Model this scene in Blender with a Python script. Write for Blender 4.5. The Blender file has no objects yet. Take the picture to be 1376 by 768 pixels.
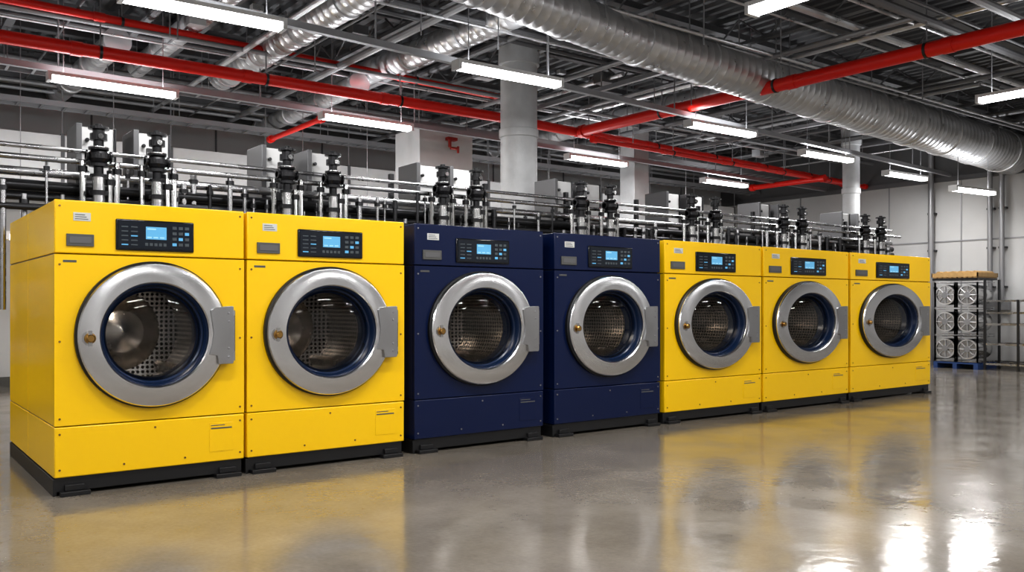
import bpy, bmesh, math, random
from mathutils import Vector, Matrix
random.seed(7)
scene = bpy.context.scene
scene.view_settings.view_transform = 'Standard'
scene.view_settings.look = 'None'
scene.view_settings.exposure = 0.12
scene.view_settings.gamma = 0.9
PI = math.pi

# ------------------------------------------------------------------ materials
def mat(name, col, rough=0.5, metal=0.0, spec=0.5, coat=0.0, coat_r=0.1, aniso=0.0,
        noise=0.0, nscale=6.0, rnoise=0.0, bump=0.0, bscale=40.0, emit=None, estr=0.0):
    m = bpy.data.materials.new(name); m.use_nodes = True
    nt = m.node_tree; b = nt.nodes['Principled BSDF']
    b.inputs['Base Color'].default_value = (*col, 1)
    b.inputs['Roughness'].default_value = rough
    b.inputs['Metallic'].default_value = metal
    b.inputs['Specular IOR Level'].default_value = spec
    b.inputs['Coat Weight'].default_value = coat
    b.inputs['Coat Roughness'].default_value = coat_r
    b.inputs['Anisotropic'].default_value = aniso
    if emit:
        b.inputs['Emission Color'].default_value = (*emit, 1)
        b.inputs['Emission Strength'].default_value = estr
    tc = nt.nodes.new('ShaderNodeTexCoord')
    if noise > 0 or rnoise > 0:
        n = nt.nodes.new('ShaderNodeTexNoise'); n.inputs['Scale'].default_value = nscale
        n.inputs['Detail'].default_value = 5
        nt.links.new(tc.outputs['Object'], n.inputs['Vector'])
        if noise > 0:
            mx = nt.nodes.new('ShaderNodeMix'); mx.data_type = 'RGBA'
            mx.inputs[6].default_value = (*[c*(1-noise) for c in col], 1)
            mx.inputs[7].default_value = (*[min(1, c*(1+noise)) for c in col], 1)
            nt.links.new(n.outputs['Fac'], mx.inputs[0])
            nt.links.new(mx.outputs[2], b.inputs['Base Color'])
        if rnoise > 0:
            mr = nt.nodes.new('ShaderNodeMapRange')
            mr.inputs[1].default_value = .3; mr.inputs[2].default_value = .7
            mr.inputs[3].default_value = max(0, rough-rnoise); mr.inputs[4].default_value = rough+rnoise
            nt.links.new(n.outputs['Fac'], mr.inputs[0])
            nt.links.new(mr.outputs[0], b.inputs['Roughness'])
    if bump > 0:
        n2 = nt.nodes.new('ShaderNodeTexNoise'); n2.inputs['Scale'].default_value = bscale
        nt.links.new(tc.outputs['Object'], n2.inputs['Vector'])
        bp = nt.nodes.new('ShaderNodeBump'); bp.inputs['Strength'].default_value = bump
        bp.inputs['Distance'].default_value = 0.01
        nt.links.new(n2.outputs['Fac'], bp.inputs['Height'])
        nt.links.new(bp.outputs[0], b.inputs['Normal'])
    return m

M = {}
M['yellow'] = mat('yellow_enamel', (0.93, 0.575, 0.002), 0.24, noise=0.015, nscale=1.2)
M['navy'] = mat('navy_enamel', (0.0022, 0.0085, 0.046), 0.25, spec=0.35, noise=0.06, nscale=1.2)
M['topgrey'] = mat('top_panel_grey', (0.10, 0.10, 0.105), 0.5)
M['black'] = mat('black_steel', (0.006, 0.006, 0.007), 0.45)
M['gloss'] = mat('display_black', (0.004, 0.005, 0.008), 0.12)
M['panelglass'] = mat('display_navy', (0.006, 0.010, 0.018), 0.15)
M['lcd'] = mat('lcd_screen', (0.05, 0.2, 0.35), 0.3, emit=(0.13, 0.38, 0.58), estr=0.75)
M['lcdl'] = mat('lcd_text', (0.2, 0.4, 0.5), 0.3, emit=(0.35, 0.6, 0.75), estr=0.6)
M['btn'] = mat('button_grey', (0.06, 0.075, 0.085), 0.4)
M['sticker'] = mat('sticker_white', (0.6, 0.6, 0.58), 0.5)
M['grey'] = mat('grey_plastic', (0.09, 0.09, 0.085), 0.4)
M['gasket'] = mat('gasket_rubber', (0.004, 0.014, 0.045), 0.27, spec=0.4)
M['chrome'] = mat('chrome', (0.6, 0.6, 0.6), 0.15, 1.0)
M['steel'] = mat('steel_pipe', (0.50, 0.50, 0.51), 0.26, 1.0, rnoise=0.08)
M['dsteel'] = mat('dark_steel', (0.05, 0.05, 0.053), 0.3, 0.8)
M['valve'] = mat('valve_black', (0.02, 0.02, 0.022), 0.26, 0.5)
M['brass'] = mat('brass', (0.42, 0.25, 0.08), 0.25, 1.0)
M['galv'] = mat('galvanised_duct', (0.64, 0.64, 0.65), 0.34, 0.75, noise=0.22, nscale=5, rnoise=0.08)
M['beam'] = mat('beam_grey', (0.13, 0.13, 0.135), 0.5, 0.3)
M['conduit'] = mat('conduit_grey', (0.30, 0.30, 0.31), 0.4, 0.5)
M['deck'] = mat('roof_deck', (0.10, 0.102, 0.107), 0.6, 0.1, noise=0.4, nscale=1.5)
M['red'] = mat('red_paint', (0.72, 0.014, 0.006), 0.36, spec=0.35)
M['horn'] = mat('dull_red', (0.35, 0.02, 0.012), 0.5)
M['white'] = mat('white_paint', (0.62, 0.61, 0.59), 0.5, noise=0.06, nscale=1.2)
M['whitebox'] = mat('white_cabinet', (0.64, 0.64, 0.64), 0.35, noise=.15, nscale=3)
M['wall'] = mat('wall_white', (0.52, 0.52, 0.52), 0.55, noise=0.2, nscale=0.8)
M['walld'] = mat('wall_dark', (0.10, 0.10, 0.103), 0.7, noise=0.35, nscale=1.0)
M['concol'] = mat('concrete_column', (0.52, 0.525, 0.535), 0.5, noise=0.25, nscale=4, bump=0.3)
M['wood'] = mat('wood', (0.42, 0.26, 0.10), 0.6, noise=0.25, nscale=12)
M['bluep'] = mat('blue_pallet', (0.02, 0.06, 0.2), 0.5)
M['tube'] = mat('tube_diffuser', (0.9, 0.9, 0.9), 0.4, emit=(1.0, 1.0, 1.0), estr=9.0)

def brushed():
    m = mat('brushed_steel', (0.68, 0.68, 0.69), 0.3, 1.0)
    nt = m.node_tree; b = nt.nodes['Principled BSDF']
    b.inputs['Anisotropic'].default_value = 0.85
    t = nt.nodes.new('ShaderNodeTangent'); t.direction_type = 'RADIAL'; t.axis = 'Y'
    nt.links.new(t.outputs[0], b.inputs['Tangent'])
    uv = nt.nodes.new('ShaderNodeUVMap'); mp = nt.nodes.new('ShaderNodeMapping')
    mp.inputs['Scale'].default_value = (0.05, 6.0, 1)
    n = nt.nodes.new('ShaderNodeTexNoise'); n.inputs['Scale'].default_value = 3
    nt.links.new(uv.outputs[0], mp.inputs[0]); nt.links.new(mp.outputs[0], n.inputs['Vector'])
    mr = nt.nodes.new('ShaderNodeMapRange'); mr.inputs[3].default_value = .12; mr.inputs[4].default_value = .26
    nt.links.new(n.outputs['Fac'], mr.inputs[0]); nt.links.new(mr.outputs[0], b.inputs['Roughness'])
    return m
M['brushed'] = brushed()
M['bracket'] = mat('bracket_steel', (0.40, 0.40, 0.41), 0.35, 1.0, rnoise=.05)

def drum_mat():
    m = mat('perforated_drum', (0.5, 0.48, 0.46), 0.25, 1.0)
    nt = m.node_tree; b = nt.nodes['Principled BSDF']
    uv = nt.nodes.new('ShaderNodeUVMap')
    v = nt.nodes.new('ShaderNodeTexVoronoi'); v.voronoi_dimensions = '2D'
    v.inputs['Scale'].default_value = 1; v.inputs['Randomness'].default_value = 0
    nt.links.new(uv.outputs[0], v.inputs['Vector'])
    mr = nt.nodes.new('ShaderNodeMapRange')
    mr.inputs[1].default_value = 0.28; mr.inputs[2].default_value = 0.36
    nt.links.new(v.outputs['Distance'], mr.inputs[0])
    mx = nt.nodes.new('ShaderNodeMix'); mx.data_type = 'RGBA'
    mx.inputs[6].default_value = (0.006, 0.006, 0.006, 1); mx.inputs[7].default_value = (0.5, 0.465, 0.43, 1)
    nt.links.new(mr.outputs[0], mx.inputs[0]); nt.links.new(mx.outputs[2], b.inputs['Base Color'])
    bp = nt.nodes.new('ShaderNodeBump'); bp.inputs['Strength'].default_value = .6; bp.inputs['Distance'].default_value = .005
    nt.links.new(mr.outputs[0], bp.inputs['Height']); nt.links.new(bp.outputs[0], b.inputs['Normal'])
    return m
M['drum'] = drum_mat()
M['drumback'] = mat('drum_back', (0.56, 0.51, 0.46), 0.22, 1.0, rnoise=0.07, nscale=7, bump=0.3, bscale=5)

def glass_mat():
    m = bpy.data.materials.new('door_glass'); m.use_nodes = True
    nt = m.node_tree; nt.nodes.clear()
    o = nt.nodes.new('ShaderNodeOutputMaterial'); mx = nt.nodes.new('ShaderNodeMixShader')
    tr = nt.nodes.new('ShaderNodeBsdfTransparent'); tr.inputs[0].default_value = (0.78, 0.79, 0.8, 1)
    gl = nt.nodes.new('ShaderNodeBsdfGlossy'); gl.inputs['Roughness'].default_value = 0.03
    fr = nt.nodes.new('ShaderNodeFresnel'); fr.inputs[0].default_value = 1.4
    nt.links.new(fr.outputs[0], mx.inputs[0]); nt.links.new(tr.outputs[0], mx.inputs[1])
    nt.links.new(gl.outputs[0], mx.inputs[2]); nt.links.new(mx.outputs[0], o.inputs[0])
    return m
M['glass'] = glass_mat()

def floor_mat():
    m = mat('polished_concrete', (0.3, 0.28, 0.25), 0.2)
    nt = m.node_tree; b = nt.nodes['Principled BSDF']
    tc = nt.nodes.new('ShaderNodeTexCoord')
    n = nt.nodes.new('ShaderNodeTexNoise'); n.inputs['Scale'].default_value = 0.7; n.inputs['Detail'].default_value = 10
    n.inputs['Roughness'].default_value = 0.7
    nt.links.new(tc.outputs['Object'], n.inputs['Vector'])
    cr = nt.nodes.new('ShaderNodeValToRGB')
    cr.color_ramp.elements[0].position = .32; cr.color_ramp.elements[0].color = (0.145, 0.125, 0.102, 1)
    cr.color_ramp.elements[1].position = .68; cr.color_ramp.elements[1].color = (0.255, 0.225, 0.188, 1)
    nt.links.new(n.outputs['Fac'], cr.inputs[0])
    n2 = nt.nodes.new('ShaderNodeTexNoise'); n2.inputs['Scale'].default_value = 45; n2.inputs['Detail'].default_value = 3
    nt.links.new(tc.outputs['Object'], n2.inputs['Vector'])
    mr0 = nt.nodes.new('ShaderNodeMapRange'); mr0.inputs[3].default_value = .82; mr0.inputs[4].default_value = 1.16
    nt.links.new(n2.outputs['Fac'], mr0.inputs[0])
    mul = nt.nodes.new('ShaderNodeVectorMath'); mul.operation = 'SCALE'
    nt.links.new(cr.outputs[0], mul.inputs[0]); nt.links.new(mr0.outputs[0], mul.inputs[3])
    nt.links.new(mul.outputs[0], b.inputs['Base Color'])
    n3 = nt.nodes.new('ShaderNodeTexNoise'); n3.inputs['Scale'].default_value = 2.2; n3.inputs['Detail'].default_value = 7
    nt.links.new(tc.outputs['Object'], n3.inputs['Vector'])
    mr = nt.nodes.new('ShaderNodeMapRange'); mr.inputs[1].default_value = .35; mr.inputs[2].default_value = .65
    mr.inputs[3].default_value = .09; mr.inputs[4].default_value = .2
    nt.links.new(n3.outputs['Fac'], mr.inputs[0]); nt.links.new(mr.outputs[0], b.inputs['Roughness'])
    b.inputs['Specular IOR Level'].default_value = 0.8
    bp = nt.nodes.new('ShaderNodeBump'); bp.inputs['Strength'].default_value = .12; bp.inputs['Distance'].default_value = .01
    n4 = nt.nodes.new('ShaderNodeTexNoise'); n4.inputs['Scale'].default_value = 12
    nt.links.new(tc.outputs['Object'], n4.inputs['Vector'])
    nt.links.new(n4.outputs['Fac'], bp.inputs['Height']); nt.links.new(bp.outputs[0], b.inputs['Normal'])
    return m
M['floor'] = floor_mat()

# ------------------------------------------------------------------ mesh builder
class MB:
    def __init__(s): s.v = []; s.f = []; s.m = []; s.uv = []; s.mats = []
    def mi(s, k):
        if k not in s.mats: s.mats.append(k)
        return s.mats.index(k)
    def face(s, idx, k, uv=None):
        s.f.append(idx); s.m.append(s.mi(k)); s.uv.append(uv or [(0, 0)]*len(idx))
    def box(s, x0, x1, y0, y1, z0, z1, k):
        b = len(s.v)
        s.v += [(x0,y0,z0),(x1,y0,z0),(x1,y1,z0),(x0,y1,z0),(x0,y0,z1),(x1,y0,z1),(x1,y1,z1),(x0,y1,z1)]
        for q in [(3,2,1,0),(4,5,6,7),(0,1,5,4),(1,2,6,5),(2,3,7,6),(3,0,4,7)]:
            s.face([b+i for i in q], k)
    def prof(s, p1, p2, pr, k, seg=16, cap=True, rib=None):
        """surface of revolution between p1,p2 ; pr = [(distance, radius)]"""
        p1 = Vector(p1); p2 = Vector(p2); d = (p2-p1).normalized()
        a = Vector((0,0,1)) if abs(d.z) < .9 else Vector((1,0,0))
        u = d.cross(a).normalized(); w = d.cross(u)
        b = len(s.v)
        for (t, r) in pr:
            for i in range(seg):
                an = 2*PI*i/seg
                s.v.append(tuple(p1 + d*t + u*(r*math.cos(an)) + w*(r*math.sin(an))))
        for j in range(len(pr)-1):
            for i in range(seg):
                i2 = (i+1) % seg
                s.face([b+j*seg+i, b+j*seg+i2, b+(j+1)*seg+i2, b+(j+1)*seg+i], k)
        if cap:
            s.face([b+i for i in range(seg)][::-1], k)
            e = b+(len(pr)-1)*seg
            s.face([e+i for i in range(seg)], k)
    def cyl(s, p1, p2, r, k, seg=14, cap=True):
        L = (Vector(p2)-Vector(p1)).length
        s.prof(p1, p2, [(0, r), (L, r)], k, seg, cap)
    def lathe(s, cx, cz, sx, pr, k, seg=72, uvs=None, cap_end=False):
        """revolve around Y; pr=[(r,y)]"""
        b = len(s.v); cum = 0; vs = []
        for j, (r, y) in enumerate(pr):
            if j: cum += math.hypot(r-pr[j-1][0], y-pr[j-1][1])
            vs.append(cum)
            for i in range(seg):
                an = 2*PI*i/seg
                s.v.append((cx+sx*r*math.cos(an), y, cz+r*math.sin(an)))
        ua, va = uvs or (6, 10)
        for j in range(len(pr)-1):
            for i in range(seg):
                i2 = (i+1) % seg
                uv = [(i/seg*ua, vs[j]*va), ((i+1)/seg*ua, vs[j]*va), ((i+1)/seg*ua, vs[j+1]*va), (i/seg*ua, vs[j+1]*va)]
                s.face([b+j*seg+i, b+j*seg+i2, b+(j+1)*seg+i2, b+(j+1)*seg+i], k, uv)
        if cap_end:
            e = b+(len(pr)-1)*seg
            s.face([e+i for i in range(seg)], k)
    def disc_xz(s, cx, cz, sx, r0, y0, r1, y1, k, seg=72, pitch=.035, steps=4):
        """annulus with planar UVs (for perforations)"""
        b = len(s.v)
        pts = []
        for j in range(steps+1):
            f = j/steps; r = r0+(r1-r0)*f; y = y0+(y1-y0)*f
            for i in range(seg):
                an = 2*PI*i/seg
                pts.append((r*math.cos(an), r*math.sin(an)))
                s.v.append((cx+sx*r*math.cos(an), y, cz+r*math.sin(an)))
        for j in range(steps):
            for i in range(seg):
                i2 = (i+1) % seg
                ids = [j*seg+i, j*seg+i2, (j+1)*seg+i2, (j+1)*seg+i]
                s.face([b+q for q in ids], k, [(pts[q][0]/pitch, pts[q][1]/pitch) for q in ids])
    def poly(s, pts, y0, y1, k):
        """extrude xz polygon (ccw) between y0 (front) and y1"""
        n = len(pts); b = len(s.v)
        s.v += [(x, y0, z) for x, z in pts] + [(x, y1, z) for x, z in pts]
        s.face([b+i for i in range(n)], k); s.face([b+n+i for i in range(n)][::-1], k)
        for i in range(n):
            j = (i+1) % n
            s.face([b+i, b+n+i, b+n+j, b+j], k)
    def build(s, name, parent=None, bevel=0, segs=2):
        me = bpy.data.meshes.new(name)
        me.from_pydata(s.v, [], s.f)
        for k in s.mats: me.materials.append(M[k])
        me.polygons.foreach_set('material_index', s.m)
        me.polygons.foreach_set('use_smooth', [True]*len(s.f))
        uvl = me.uv_layers.new(name='UVMap')
        flat = []
        for u in s.uv:
            for a in u: flat += [a[0], a[1]]
        uvl.data.foreach_set('uv', flat)
        me.set_sharp_from_angle(angle=math.radians(32))
        me.update()
        o = bpy.data.objects.new(name, me)
        scene.collection.objects.link(o)
        if parent: o.parent = parent
        if bevel:
            bm = o.modifiers.new('bevel', 'BEVEL'); bm.width = bevel; bm.segments = segs
            bm.limit_method = 'ANGLE'; bm.angle_limit = math.radians(40)
        return o

def empty(name, loc=(0,0,0)):
    e = bpy.data.objects.new(name, None); e.location = loc; e.empty_display_size = .2
    scene.collection.objects.link(e); return e

# ------------------------------------------------------------------ washing machine
TOP, BASE, HDR, LOW = 1.92, 0.12, 1.57, 0.45
def washer(x, y, w, body, depth=2.0):
    e = empty('washing_machine', (x, y, 0))
    k = w/1.241
    X = lambda a: a*k
    g = .004
    # shell (open front)
    b = MB()
    x0, x1, y0, y1 = .008, w-.008, .03, depth-.01
    z0, z1 = BASE, TOP-.008
    n = len(b.v)
    b.v += [(x0,y0,z0),(x1,y0,z0),(x1,y1,z0),(x0,y1,z0),(x0,y0,z1),(x1,y0,z1),(x1,y1,z1),(x0,y1,z1)]
    for q in [(3,2,1,0),(4,5,6,7),(1,2,6,5),(2,3,7,6),(3,0,4,7)]:
        b.face([n+i for i in q], 'black')
    b.build('inner_shell', e)
    # side, top and back panels
    b = MB()
    for (a0, a1) in [(.02, 1.06), (1.07, depth)]:
        for (c0, c1) in [(BASE, LOW-g), (LOW+g, HDR-g), (HDR+g, TOP-.006)]:
            b.box(0, .02, a0, a1, c0, c1, body)
            b.box(w-.02, w, a0, a1, c0, c1, body)
    b.box(.02, w-.02, .03, depth, TOP-.02, TOP-.006, 'topgrey')
    b.box(.02, w-.02, depth-.02, depth, BASE, TOP-.02, body)
    b.build('side_panels', e, .004)
    # header + kick panels
    b = MB()
    b.box(0, w, 0, .03, HDR+g, TOP, body)
    b.box(0, w, 0, .03, BASE, LOW-g, body)
    b.build('front_panels', e, .008, 3)
    # mid panel with round opening
    b = MB()
    cx, cz, sx = X(.613), 1.035, k
    rz0, rz1 = LOW+g, HDR-g
    angs = [2*PI*i/72 for i in range(72)]
    cor = [math.atan2(zz-cz, (xx-cx)/sx) % (2*PI) for xx in (0, w) for zz in (rz0, rz1)]
    angs = sorted(angs+cor)
    ins, outs = [], []
    for a in angs:
        c, s_ = math.cos(a)*sx, math.sin(a)
        t = 1e9
        if c > 1e-9: t = min(t, (w-cx)/c)
        if c < -1e-9: t = min(t, -cx/c)
        if s_ > 1e-9: t = min(t, (rz1-cz)/s_)
        if s_ < -1e-9: t = min(t, (rz0-cz)/s_)
        outs.append((cx+c*t, cz+s_*t)); ins.append((cx+c*.44, cz+s_*.44))
    N = len(angs)
    b.v += [(p[0], 0, p[1]) for p in outs]+[(p[0], 0, p[1]) for p in ins]+[(p[0], .03, p[1]) for p in outs]+[(p[0], .03, p[1]) for p in ins]
    for i in range(N):
        j = (i+1) % N
        b.face([i, j, N+j, N+i], body)
        b.face([i, 2*N+i, 2*N+j, j], body)
        b.face([N+i, N+j, 3*N+j, 3*N+i], body)
    b.build('door_panel', e)
    # screws + service hatch
    b = MB()
    for (sxx, sz) in [(.03,.5),(1.21,.5),(.03,1.0),(1.21,1.0),(.03,1.5),(1.21,1.5),(.03,.4),(1.21,.4),(.03,.17),(1.21,.17),(.42,.17),(.82,.17),(.03,1.88),(1.21,1.88),(.62,.4)]:
        b.cyl((X(sxx), .001, sz), (X(sxx), -.005, sz), .007, 'bracket' if body == 'navy' else 'brass', 10)
    b.build('panel_screws', e)
    b = MB()
    b.box(X(.99), X(1.16), -.003, .01, .19, .395, body)
    b.box(X(1.0), X(1.15), -.005, -.002, .352, .362, 'grey')
    b.box(X(1.0), X(1.1), -.005, -.002, .375, .381, 'grey')
    b.build('service_hatch', e, .002)
    # base and feet
    b = MB()
    b.box(.012, w-.012, .02, depth-.02, .025, BASE+.001, 'black')
    for fx in (.03, w-.21):
        for fy in (-.035, depth-.17):
            b.box(fx, fx+.18, fy, fy+.2, 0, .03, 'black')
            b.box(fx+.03, fx+.15, fy+.03, fy+.17, .03, .07, 'black')
    b.box(-.004, .02, .02, depth-.02, .0, BASE-.01, 'black')
    b.build('base_plinth', e, .004)
    # door ring
    b = MB()
    b.lathe(cx, cz, sx, [(.500, .002), (.500, -.03), (.488, -.042)], 'black')
    b.build('door_seal', e)
    b = MB()
    b.lathe(cx, cz, sx, [(.488, -.02), (.488, -.052), (.481, -.062), (.470, -.064), (.372, -.076), (.360, -.076), (.352, -.068), (.349, -.02)], 'brushed', seg=96, uvs=(6, 40))
    b.build('door_ring', e)
    b = MB()
    b.lathe(cx, cz, sx, [(.351, -.05), (.342, -.054), (.335, -.045), (.328, -.005), (.318, .004), (.312, .045), (.298, .05), (.292, .12), (.33, .16), (.44, .17)], 'gasket')
    b.build('door_gasket', e)
    b = MB()
    b.lathe(cx, cz, sx, [(.318, .02), (.28, .005), (.2, -.012), (.1, -.02), (.002, -.022)], 'glass', cap_end=False)
    b.build('door_glass', e)
    b = MB()
    DD = 1.0
    b.lathe(cx, cz, sx, [(.31, .15), (.43, .17), (.435, .21), (.435, DD)], 'drum', uvs=(76, 27))
    b.disc_xz(cx, cz, sx, .435, DD, .31, DD+.02, 'drum', pitch=.036)
    b.lathe(cx, cz, sx, [(.31, DD+.02), (.29, DD-.01), (.26, DD-.03), (.18, DD-.07), (.16, DD-.1), (.07, DD-.12), (.002, DD-.13)], 'drumback')
    for i in range(3):
        a = 2*PI*i/3 + 1.35
        ca, sa = math.cos(a), math.sin(a)
        base = len(b.v)
        for yy in (.25, DD):
            for (rr, ww) in [(.435, -.05), (.435, .05), (.37, .018), (.37, -.018)]:
                b.v.append((cx+sx*(rr*ca-ww*sa), yy, cz+rr*sa+ww*ca))
        for q in [(0,1,2,3),(7,6,5,4),(1,5,6,2),(2,6,7,3),(3,7,4,0)]:
            b.face([base+i2 for i2 in q], 'drumback')
    b.build('drum', e)
    # hinge bracket
    b = MB()
    pts = [(1.0, 1.222), (.975, 1.20), (.985, 1.12), (.995, 1.04), (.985, .96), (.965, .89), (1.02, .88), (1.03, .82), (1.128, .82), (1.136, .83), (1.136, 1.222), (1.13, 1.23)]
    b.poly([(X(p[0]), p[1]) for p in pts][::1], -.084, -.0, 'bracket')
    for zz in (.87, .93, 1.12, 1.18):
        b.cyl((X(1.10), -.083, zz), (X(1.10), -.088, zz), .009, 'conduit', 10)
    b.cyl((X(1.142), -.06, .84), (X(1.142), -.06, 1.2), .012, 'steel')
    b.build('door_hinge', e, .006, 3)
    # handle knob
    b = MB()
    kx = X(.197)
    b.prof((kx, -.06, 1.02), (kx, -.14, 1.02), [(0,.036),(.015,.036),(.018,.02),(.026,.02),(.03,.026),(.04,.026),(.046,.02)], 'brass', 20)
    b.prof((kx, -.05, 1.02), (kx, -.14, 1.02), [(0,.05),(.018,.05)], 'bracket', 20)
    b.box(kx-.012, kx+.012, -.08, -.06, .97, 1.07, 'bracket')
    b.build('door_latch', e)
    # display
    b = MB()
    b.box(X(.366), X(.878), -.016, .002, 1.605, 1.815, 'gloss')
    b.build('display_bezel', e, .012, 3)
    b = MB()
    b.box(X(.38), X(.864), -.019, -.015, 1.622, 1.80, 'panelglass')
    b.box(X(.555), X(.69), -.022, -.018, 1.685, 1.77, 'lcd')
    b.box(X(.562), X(.62), -.0235, -.0215, 1.75, 1.76, 'lcdl')
    for i in range(3):
        b.box(X(.562+i*.042), X(.562+i*.042+.03), -.0235, -.0215, 1.693, 1.703, 'lcdl')
    for i in range(5):
        for j in range(2):
            b.box(X(.40+j*.06), X(.40+j*.06+.042), -.021, -.018, 1.64+i*.03, 1.648+i*.03, 'btn' if (i*3+j) % 7 else 'lcd')
    for i in range(4):
        for j in range(3):
            b.box(X(.73+j*.042), X(.73+j*.042+.028), -.021, -.018, 1.645+i*.038, 1.665+i*.038, 'btn' if (i*5+j) % 6 else 'lcd')
    for j in range(5):
        b.box(X(.55+j*.03), X(.55+j*.03+.02), -.021, -.018, 1.64, 1.66, 'btn')
    b.build('display_controls', e)
    b = MB()
    b.box(X(.11), X(.215), -.003, .002, 1.787, 1.842, 'sticker')
    for i in range(3): b.box(X(.12), X(.2-i*.01), -.0045, -.002, 1.797+i*.014, 1.802+i*.014, 'btn')
    b.box(X(.069), X(.233), -.012, .002, 1.622, 1.70, 'grey')
    b.box(X(.085), X(.217), -.015, -.01, 1.64, 1.682, 'beam')
    b.box(X(.05), X(.13), -.003, .002, 1.515, 1.53, 'grey')
    b.build('labels', e, .002)
    # added fill light to brighten the drum, not a part of the machine
    l = bpy.data.lights.new('drum_fill', 'POINT'); l.energy = 3.6; l.shadow_soft_size = .05; l.color = (1, .90, .78)
    lo = bpy.data.objects.new('drum_fill', l); scene.collection.objects.link(lo); lo.parent = e
    lo.location = (cx-.12*k, .38, cz+.34)
    return e

spec = [(0, 1.241, 'yellow'), (1.263, 1.318, 'yellow'), (2.680, 1.38, 'navy'), (4.195, 1.428, 'navy'),
        (5.690, 1.617, 'yellow'), (7.350, 1.747, 'yellow'), (9.148, 2.025, 'yellow')]
for (x, w, c) in spec: washer(x, 0, w, c)
washer(-1.05, 5.0, 1.32, 'yellow')

# ------------------------------------------------------------------ room shell
XL, XR, YF, YB, ZC = -5.0, 17.6, -10.0, 9.0, 5.2
b = MB(); b.box(XL, XR, YF, YB, -.1, 0, 'floor'); b.build('floor')
b = MB()
px = XL; i = 0
prof = []
while px < XR:
    prof += [(px, ZC), (px+.09, ZC), (px+.11, ZC-.06), (px+.18, ZC-.06)]; px += .2
n0 = len(b.v)
for (a, z) in prof: b.v += [(a, YF, z), (a, YB, z)]
for i in range(len(prof)-1):
    b.face([n0+2*i, n0+2*i+1, n0+2*i+3, n0+2*i+2], 'deck')
b.box(XL, XR, YF, YB, ZC+.01, ZC+.1, 'deck')
b.build('ceiling')
def wall(name, x0, x1, y0, y1, WT):
    b = MB()
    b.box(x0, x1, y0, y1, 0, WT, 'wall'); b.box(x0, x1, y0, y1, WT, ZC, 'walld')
    b.build(name)
WB, WR = 4.4, 3.95
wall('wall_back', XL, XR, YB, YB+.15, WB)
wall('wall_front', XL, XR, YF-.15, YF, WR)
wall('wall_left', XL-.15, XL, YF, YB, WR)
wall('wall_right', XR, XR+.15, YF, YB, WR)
b = MB()
for a in range(12):
    xx = XL+1+a*2.0
    b.box(xx, xx+.03, YB-.012, YB, 0, WB, 'beam')
b.box(XL, XR, YB-.05, YB, WB-.06, WB+.04, 'beam'); b.box(XL, XR, YB-.02, YB, 3.75, 3.78, 'beam')
b.box(XL, XR, YB-.03, YB, 0, .15, 'grey')
b.build('trim_1')
b = MB()
for yy in (-8, -5, -2, .2, 2.6, 4.2, 6.5): b.box(XR-.012, XR, yy, yy+.025, 0, WR, 'conduit')
b.box(XR-.05, XR, YF, YB, WR-.06, WR+.04, 'beam'); b.box(XR-.02, XR, YF, YB, 2.6, 2.625, 'conduit')
b.box(XR-.03, XR, YF, YB, 0, .12, 'grey')
b.build('trim_2')
# pipes on right wall
b = MB()
for (yy, r, za) in [(1.98, .05, 1.3), (1.75, .05, 1.3), (1.2, .035, .5), (3.2, .06, 0)]:
    b.cyl((XR-.12, yy, za), (XR-.12, yy, ZC-.1), r, 'conduit')
    for zz in (1.6, 2.4, 3.2): b.box(XR-.12, XR-.005, yy-r-.02, yy+r+.02, zz, zz+.04, 'dsteel')
b.box(XR-.16, XR-.005, 1.62, 2.1, 1.15, 1.35, 'conduit')
b.build('electrical_riser')

# columns
def column(x, y, r):
    b = MB()
    b.prof((x, y, 0), (x, y, ZC-.06), [(0, r), (3.55, r), (3.56, r+.02), (3.66, r+.02), (3.67, r), (4.55, r), (4.56, r+.03), (ZC-.06, r+.03)], 'concol', 40)
    b.build('round_column')
column(6.32, 3.3, .255); column(15.45, 3.84, .17)
b = MB(); b.box(11.05, 11.45, 5.75, 6.15, 0, ZC-.06, 'concol'); b.box(11.02, 11.48, 5.72, 6.18, 0, .2, 'grey'); b.build('square_column', None, .01)

# ------------------------------------------------------------------ ceiling structure
b = MB()
xx = -3.5
while xx < XR:
    for z in (ZC-.10, 4.74):
        b.box(xx-.05, xx+.05, YF, YB, z-.012, z+.03, 'beam')
    yy = YF; up = False
    while yy < YB-.5:
        za, zb = (ZC-.1, 4.75) if up else (4.75, ZC-.1)
        b.cyl((xx, yy, za), (xx, yy+.45, zb), .014, 'beam', 6)
        yy += .45; up = not up
    xx += 2.0
b.build('roof_truss')
b = MB()
yy = YF+.6
while yy < YB:
    b.box(XL, XR, yy-.03, yy+.03, ZC-.2, ZC-.12, 'beam')
    b.box(XL, XR, yy-.06, yy+.06, ZC-.215, ZC-.2, 'beam'); yy += 1.1
b.build('roof_purlin')
b = MB()
def clear(v, cs): return all(abs(v-c) > d for c, d in cs)
for i in range(26):
    y = -2.5+i*.44+random.uniform(-.2, .2); z = random.uniform(4.42, 4.70); r = random.choice([.015, .02, .03, .04, .05])
    k = random.choice(['conduit', 'beam', 'galv'])
    if clear(y, [(3.3, .34), (3.84, .24), (5.95, .27)]): b.cyl((XL+.1, y, z), (XR-.1, y, z), r, k, 10)
for i in range(30):
    x = -3.1+i*.68+random.uniform(-.2, .2); z = random.uniform(4.42, 4.70); r = random.choice([.015, .02, .035, .05])
    k = random.choice(['conduit', 'beam', 'galv']); ys = random.uniform(-4, 4)
    if clear(x, [(6.32, .34), (15.45, .24), (11.25, .27)]): b.cyl((x, ys, z), (x, YB-.1, z), r, k, 10)
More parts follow.
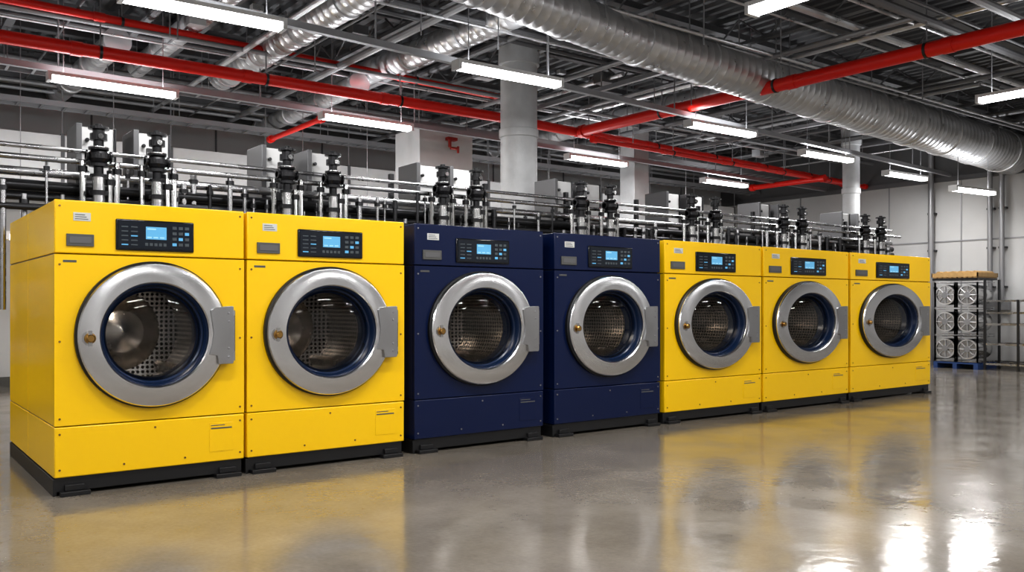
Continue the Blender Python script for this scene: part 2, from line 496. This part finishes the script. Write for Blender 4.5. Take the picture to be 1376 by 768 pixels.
for i in range(40):
    x = random.uniform(-1, 16); y = random.uniform(0, 8.5)
    b.cyl((x, y, random.uniform(4.0, 4.4)), (x, y, ZC-.1), .008, 'conduit', 6)
for i in range(26):   # junction boxes, hangers, diffusers
    x = random.uniform(-1, 15); y = random.uniform(2.0, 8.3); z = random.uniform(4.4, 4.75); s_ = random.uniform(.08, .22)
    b.box(x, x+s_*1.4, y, y+s_, z, z+s_*.7, random.choice(['beam', 'galv', 'conduit']))
b.build('conduit_bundle')
# cable trays
b = MB()
for (y, z) in [(6.4, 4.25), (7.8, 4.1)]:
    for s_ in (-.15, .15): b.box(XL+.1, XR-.1, y+s_-.01, y+s_+.01, z, z+.08, 'conduit')
    x = XL+.1
    while x < XR-.15: b.box(x, x+.03, y-.15, y+.15, z, z+.015, 'conduit'); x += .3
    x = XL+.5
    while x < XR: b.cyl((x, y-.15, z), (x, y-.15, ZC-.1), .006, 'conduit', 6); b.cyl((x, y+.15, z), (x, y+.15, ZC-.1), .006, 'conduit', 6); x += 2.5
b.build('cable_tray')

# strut rails carrying the lights
for (ya, yb, z) in [(1.42, 2.75, 3.99), (4.85, 5.7, 3.99)]:
    b = MB()
    n0 = len(b.v)
    xa, xb_ = -4.8, 17.4
    for x, y in ((xa, ya), (xb_, yb)):
        b.v += [(x, y-.035, z-.03), (x, y+.035, z-.03), (x, y+.035, z+.04), (x, y-.035, z+.04)]
    for q in [(0,1,5,4),(1,2,6,5),(2,3,7,6),(3,0,4,7),(0,3,2,1),(4,5,6,7)]: b.face([n0+i for i in q], 'conduit')
    for i in range(9):
        t = (i+.3)/9; x = xa+(xb_-xa)*t; y = ya+(yb-ya)*t
        b.cyl((x, y, z), (x, y, ZC-.1), .01, 'conduit', 6)
    b.build('strut_rail')
b = MB()
for x in (7.6, 12.2):
    b.box(x-.03, x+.03, 1.5, YB-.1, 4.34, 4.4, 'conduit')
    for y in (3, 6, 8.5): b.cyl((x, y, 4.4), (x, y, ZC-.1), .01, 'conduit', 6)
b.build('cross_strut')

# ------------------------------------------------------------------ spiral ducts
def duct(name, pts, k='galv', pitch=.14, seg=40):
    b = MB()
    for i in range(len(pts)-1):
        (p1, r1), (p2, r2) = pts[i], pts[i+1]
        L = (Vector(p2)-Vector(p1)).length; n = int(L/pitch); pr = []
        for j in range(n+1):
            t = L*j/n; r = r1+(r2-r1)*j/n
            if j % 9 == 0:
                pr += [(max(0, t-.03), r), (max(0, t-.028)+.002, r+.018), (min(L, t+.03), r+.018), (min(L, t+.032), r)]
            else:
                pr += [(t-.008, r), (t, r+.003), (t+.008, r)]
        b.prof(p1, p2, pr, k, seg)
        n = max(1, int(L/2.4))
        for j in range(n+1):
            t = (j+.3)/(n+1); c = Vector(p1).lerp(Vector(p2), t); rr = r1+(r2-r1)*t
            for s_ in (-1, 1):
                d = (Vector(p2)-Vector(p1)).normalized(); sd = Vector((-d.y, d.x, 0))*s_*rr*1.01
                q = c+sd
                b.cyl(q, (q.x, q.y, ZC-.08), .008, 'conduit', 6)
    return b.build(name)
duct('spiral_duct', [((-.5, .2, 4.33), .22), ((3.71, .60, 4.33), .225), ((6.30, 1.0, 4.33), .26), ((10.5, 1.22, 4.31), .33), ((17.4, 1.55, 4.27), .41)])
duct('spiral_duct', [((4.75, 5.0, 4.43), .14), ((4.78, 8.95, 4.43), .14)])
duct('spiral_duct', [((3.35, 0, 4.62), .19), ((3.30, 6.6, 4.62), .19)])
duct('spiral_duct', [((5.15, 1.6, 4.66), .17), ((4.9, 7.2, 4.66), .17)])
duct('spiral_duct', [((1.6, 5.4, 4.55), .15), ((1.5, 8.95, 4.55), .15)])
duct('spiral_duct', [((2.3, 2.2, 4.7), .13), ((2.25, 8.0, 4.7), .13)])
duct('spiral_duct', [((9.9, 2.5, 4.6), .16), ((9.9, 8.95, 4.6), .16)])

# ------------------------------------------------------------------ red pipes
def redpipe(pts, r, hang=True):
    b = MB()
    for i in range(len(pts)-1):
        p1, p2 = pts[i], pts[i+1]
        b.cyl(p1, p2, r, 'red', 20)
        L = (Vector(p2)-Vector(p1)).length
        n = int(L/2.1)
        for j in range(1, n+1):
            c = Vector(p1).lerp(Vector(p2), j/(n+1)); d = (Vector(p2)-Vector(p1)).normalized()
            b.cyl(c-d*.06, c+d*.06, r+.008, 'red', 20)
            if hang and abs(d.z) < .5:
                c2 = c+d*.25
                b.cyl(c2-d*.015, c2+d*.015, r+.010, 'dsteel', 16)
                b.cyl(c2+Vector((0, 0, r)), (c2.x, c2.y, ZC-.1), .009, 'conduit', 6)
    for p in (pts[0], pts[-1]):
        d = (Vector(pts[-1])-Vector(pts[0])).normalized()
        b.cyl(Vector(p)-d*.05, Vector(p)+d*.05, r+.02, 'red', 20)
    return b.build('red_sprinkler_pipe')
redpipe([(-4.9, 4.55, 4.13), (6.83, 4.5, 4.13), (17.5, 5.3, 4.13)], .075)
redpipe([(-4.9, 4.25, 4.53), (7.3, 4.8, 4.53)], .05)
redpipe([(8.75, -9.5, 4.13), (8.6, 4.52, 4.13)], .085)
redpipe([(8.7, 4.35, 3.98), (17.5, 4.75, 3.98)], .04)
redpipe([(4.38, 5.5, 3.95), (4.38, 7.4, 3.95)], .04)
redpipe([(15.3, 4.4, 3.93), (15.3, 6.2, 3.93)], .06)

# white air unit with red bracket
b = MB()
b.box(6.35, 7.4, 6.0, 6.8, 3.35, 4.17, 'whitebox')
for x in (6.4, 7.35): b.cyl((x, 6.1, 4.1), (x, 6.1, ZC-.1), .012, 'conduit', 8)
b.build('air_handling_unit', None, .015)
b = MB()
b.box(6.85, 7.03, 5.9, 6.0, 4.0, 4.05, 'horn'); b.box(6.86, 6.895, 5.88, 5.93, 3.88, 4.0, 'horn'); b.cyl((6.87, 5.87, 3.86), (7.02, 5.87, 3.86), .024, 'horn'); b.cyl((7.02, 5.87, 3.79), (7.02, 5.87, 3.9), .02, 'horn')
b.build('fire_alarm_horn')

# ------------------------------------------------------------------ fluorescent lights
def lamp(x, y, ang, L=1.35, z=3.83, power=52, up=13):
    e = empty('fluorescent_light', (x, y, z)); e.rotation_euler = (0, 0, ang)
    b = MB()
    b.box(-L/2, L/2, -.075, .075, .03, .07, 'whitebox')
    b.box(-L/2-.02, -L/2+.02, -.08, .08, -.035, .07, 'whitebox'); b.box(L/2-.02, L/2+.02, -.08, .08, -.035, .07, 'whitebox')
    for s_ in (-L/2+.15, L/2-.15): b.cyl((s_, 0, .06), (s_, 0, ZC-z-.08), .006, 'conduit', 6)
    b.build('lamp_housing', e)
    b = MB(); b.box(-L/2+.02, L/2-.02, -.075, .075, -.03, .03, 'tube'); b.build('lamp_diffuser', e, .015)
    for nm, en, zz, rot in (('lamp_area', power, -.035, 0), ('up_fill_area', up, .08, PI)):  # upward area is an added fill that brightens the ceiling
        l = bpy.data.lights.new(nm, 'AREA'); l.shape = 'RECTANGLE'; l.size = L-.08; l.size_y = .13
        l.energy = en; l.color = (1.0, .99, .98) if rot == 0 else (.95, .97, 1.0)
        o = bpy.data.objects.new(nm, l); scene.collection.objects.link(o); o.parent = e; o.location = (0, 0, zz)
        o.rotation_euler = (rot, 0, 0)
A = -.08
for (x, y) in [(1.46, 1.55), (4.88, 1.6), (9.18, 2.1), (12.5, 2.5), (15.8, 2.86), (1.44, 4.84), (4.78, 4.83+.0), (9.6, 5.25), (13.7, 5.7)]:
    lamp(x, y, 0 if y > 3 else A*.5, 1.4)
lamp(15.3, 1.31, -.1, 1.25, 3.33)
lamp(10.35, -1.75, PI/2, 1.4); lamp(5.3, -2.05, PI/2, 1.3)
lamp(-2.4, 1.5, 0); lamp(-2.4, 4.8, 0)
for x in (-3, .3, 3.0): lamp(x, -2.0, 0, power=58)  # this row and the next two: out of view, added to light machine fronts
for x in (-3, .5, 4, 7.5, 11, 14.5): lamp(x, -5.0, 0, power=58)
for x in (-3, 1.4, 5.8, 10.2, 14.6): lamp(x, -8.2, 0, power=50)
# added fill lights hidden behind the machines, to brighten the back wall
for x in (-2.6, 1.2, 5.0, 8.8, 12.6): lamp(x, 6.3, 0, 1.4, 2.1, power=20, up=42)

# ------------------------------------------------------------------ plumbing rack behind machines
e = empty('plumbing_rack', (0, 0, 0))
b = MB()
YR = 2.22
for (z, dy, r, k) in [(2.62, .1, .022, 'steel'), (2.50, -.06, .026, 'steel'), (2.40, .12, .04, 'steel'), (2.18, .08, .035, 'dsteel'), (2.08, -.03, .03, 'dsteel'), (2.28, .1, .05, 'dsteel')]:
    b.cyl((-4.2, YR+dy, z), (14.3, YR+dy, z), r, k, 12)
x = -4.0
while x < 14.4:
    b.box(x-.025, x+.025, YR+.15, YR+.2, 0, 2.72, 'dsteel'); x += 1.3
b.box(-4.2, 14.3, YR+.15, YR+.2, 2.2, 2.26, 'dsteel')
random.seed(3)
x = -4.0
while x < 14.2:
    r = random.choice([.012, .018, .025, .03]); zt = random.choice([2.4, 2.3, 2.2, 2.3, 2.5])
    yy = YR-.1+random.uniform(0, .2)
    b.cyl((x, yy, 1.2), (x, yy, zt), r, random.choice(['steel', 'steel', 'dsteel']), 10)
    b.cyl((x, yy, zt-.09), (x, yy, zt-.05), r+.014, 'dsteel', 10)
    x += random.uniform(.07, .2)
b.build('header_pipes', e)
boxes = [.68, 1.17, 2.41, 2.91, 4.25, 4.71, 6.33, 6.84, 8.43, 8.94, 10.58, 11.06, 12.9, 13.4]
b = MB()
for xb in boxes:
    x = xb+.09
    b.box(x-.15, x+.13, YR+.24, YR+.6, 1.2, 2.87, 'whitebox')
    b.box(x-.2, x-.15, YR+.18, YR+.61, 1.2, 2.89, 'beam')
    b.box(x+.13, x+.15, YR+.22, YR+.61, 1.2, 2.88, 'dsteel')
    for zz in (2.35, 2.62): b.box(x-.15, x+.13, YR+.23, YR+.25, zz, zz+.012, 'beam')
    for zz in (2.45, 2.75): b.cyl((x-.1, YR+.24, zz), (x-.1, YR+.2, zz), .018, 'dsteel', 10)
b.build('exhaust_boxes', e, .01)
def valve(b, x, y, z, s=1.0):
    H = [(0,.05),(.02,.05),(.022,.028),(.08,.028),(.085,.055),(.11,.055),(.115,.045),(.15,.062),(.19,.062),(.22,.045),(.225,.058),(.245,.058),(.25,.03),(.30,.03),(.305,.05),(.36,.05),(.365,.035),(.39,.035),(.395,.06),(.415,.06),(.418,.02),(.44,.02)]
    b.prof((x, y, z), (x, y, z+1), [(t*s, r*s*1.35) for t, r in H], 'valve', 18)
    b.cyl((x-.1*s, y, z+.17*s), (x+.1*s, y, z+.17*s), .03*s, 'valve', 12)
    for q in (-.1, .085): b.cyl((x+q*s, y, z+.17*s), (x+(q+.015)*s, y, z+.17*s), .048*s, 'valve', 14)
    b.cyl((x, y-.09*s, z+.33*s), (x, y, z+.33*s), .022*s, 'chrome', 10)
    b.prof((x, y, z+.24*s), (x, y, z+1), [(0, .08*s), (.008, .08*s)], 'chrome', 18)
b = MB()
for x in boxes:
    valve(b, x, YR-.2, 2.36, 1.05)
    b.cyl((x, YR-.2, 1.925), (x, YR-.2, 2.37), .05, 'chrome', 14)
    b.cyl((x, YR-.2, 2.2), (x, YR-.2, 2.24), .075, 'valve', 14)
    for dx, zt in ((-.12, 2.5), (.1, 2.4), (.16, 2.5)):
        b.cyl((x+dx, YR-.16, 1.925), (x+dx, YR-.16, zt), .026, 'chrome', 10)
        b.cyl((x+dx, YR-.16, zt-.1), (x+dx, YR-.16, zt-.05), .04, 'valve', 12)
        b.cyl((x+dx, YR-.16, 2.1), (x+dx, YR-.16, 2.14), .04, 'valve', 12)
b.build('valve_manifolds', e)
# dark service cabinets behind left
b = MB()
b.box(-4.5, -1.3, 6.9, 7.7, 0, 2.7, 'walld')
for i in range(4): b.box(-4.45+i*.8, -3.72+i*.8, 6.87, 6.91, .1, 2.6, 'black')
b.build('service_cabinet', None, .01)
# long white low air duct on back wall
b = MB()
b.box(-4.8, 17.0, 8.0, 8.6, 2.95, 3.75, 'whitebox')
x = -4.8
while x < 17: b.box(x, x+.05, 7.98, 8.62, 2.93, 3.77, 'beam'); b.cyl((x+.02, 8.0, 3.7), (x+.02, 8.0, ZC-.1), .01, 'conduit', 6); x += 1.55
b.build('rectangular_duct')

# ------------------------------------------------------------------ pallet of motor drums + rack
e = empty('pallet_stack', (16.2, 1.64, 0))
b = MB()
for yy in (0, .4, .78): b.box(0, .8, yy, yy+.08, 0, .1, 'bluep')
for xx in (0, .18, .36, .54, .72): b.box(xx, xx+.09, 0, .86, .1, .125, 'bluep')
b.build('pallet', e)
b = MB()
for r in range(3):
    for c in range(2):
        cy = .215+c*.43; cz = .39+r*.53
        b.box(0.03, .75, cy-.205, cy+.205, cz-.25, cz-.235, 'steel'); b.box(0.03, .75, cy-.205, cy+.205, cz+.235, cz+.25, 'steel')
        for s1 in (-1, 1):
            for s2 in (-1, 1):
                b.box(.02, .05, cy+s1*.195-.012, cy+s1*.195+.012, cz-.25, cz+.25, 'steel')
        b.prof((.06, cy, cz), (.7, cy, cz), [(0, .15), (0, .19), (.03, .2), (.6, .2), (.64, .18)], 'chrome', 28)
        b.cyl((.02, cy, cz), (.06, cy, cz), .06, 'conduit', 20)
        for q in range(8):
            a = q*PI/4
            b.cyl((.045, cy+.05*math.cos(a), cz+.05*math.sin(a)), (.045, cy+.18*math.cos(a), cz+.18*math.sin(a)), .01, 'galv', 6)
        b.prof((.04, cy, cz), (.07, cy, cz), [(0, .17), (0, .195), (.03, .195)], 'galv', 28, cap=False)
b.build('fan_drums', e)
b = MB()
b.box(-.02, .8, -.01, .87, 1.74, 1.78, 'dsteel')
for i in range(9): b.box(-.03, .81, .0+i*.097, .07+i*.097, 1.78, 1.80, 'wood')
b.box(-.04, -.015, -.02, .88, 1.80, 1.88, 'wood'); b.box(.79, .815, -.02, .88, 1.80, 1.88, 'wood'); b.box(-.04, .815, -.02, .0, 1.80, 1.88, 'wood'); b.box(-.04, .815, .86, .88, 1.80, 1.88, 'wood')
for i in range(6): b.cyl((.05, .08+i*.14, 1.86), (.75, .08+i*.14, 1.86), .06, 'wood', 12)
b.build('wooden_crate', e)
b = MB()
X0 = 16.3
for y in (1.55, .95, .35, -.25):
    h = 1.75 if y > 1.5 else 1.35
    for xx in (X0, X0+.6): b.box(xx-.02, xx+.02, y-.02, y+.02, 0, h, 'dsteel')
for z in (.12, .5, .88, 1.1, 1.33):
    for xx in (X0, X0+.6): b.box(xx-.012, xx+.012, -.25, 1.55, z-.018, z+.018, 'steel')
for z in (.12, .5, .88):
    y = -.2
    while y < 1.5: b.box(X0, X0+.6, y, y+.02, z-.008, z+.008, 'dsteel'); y += .12
b.build('storage_rack')

# ------------------------------------------------------------------ world + camera
w = bpy.data.worlds.new('world'); scene.world = w; w.use_nodes = True
w.node_tree.nodes['Background'].inputs[0].default_value = (.5, .5, .5, 1)
w.node_tree.nodes['Background'].inputs[1].default_value = .15
cam = bpy.data.cameras.new('camera'); co = bpy.data.objects.new('camera', cam); scene.collection.objects.link(co)
co.location = (-1.021, -6.215, 1.23); co.rotation_euler = (PI/2, 0, -math.radians(37.2))
cam.sensor_width = 36; cam.lens = 1163/1376*36; cam.shift_y = 27/1376
cam.clip_end = 200
scene.camera = co
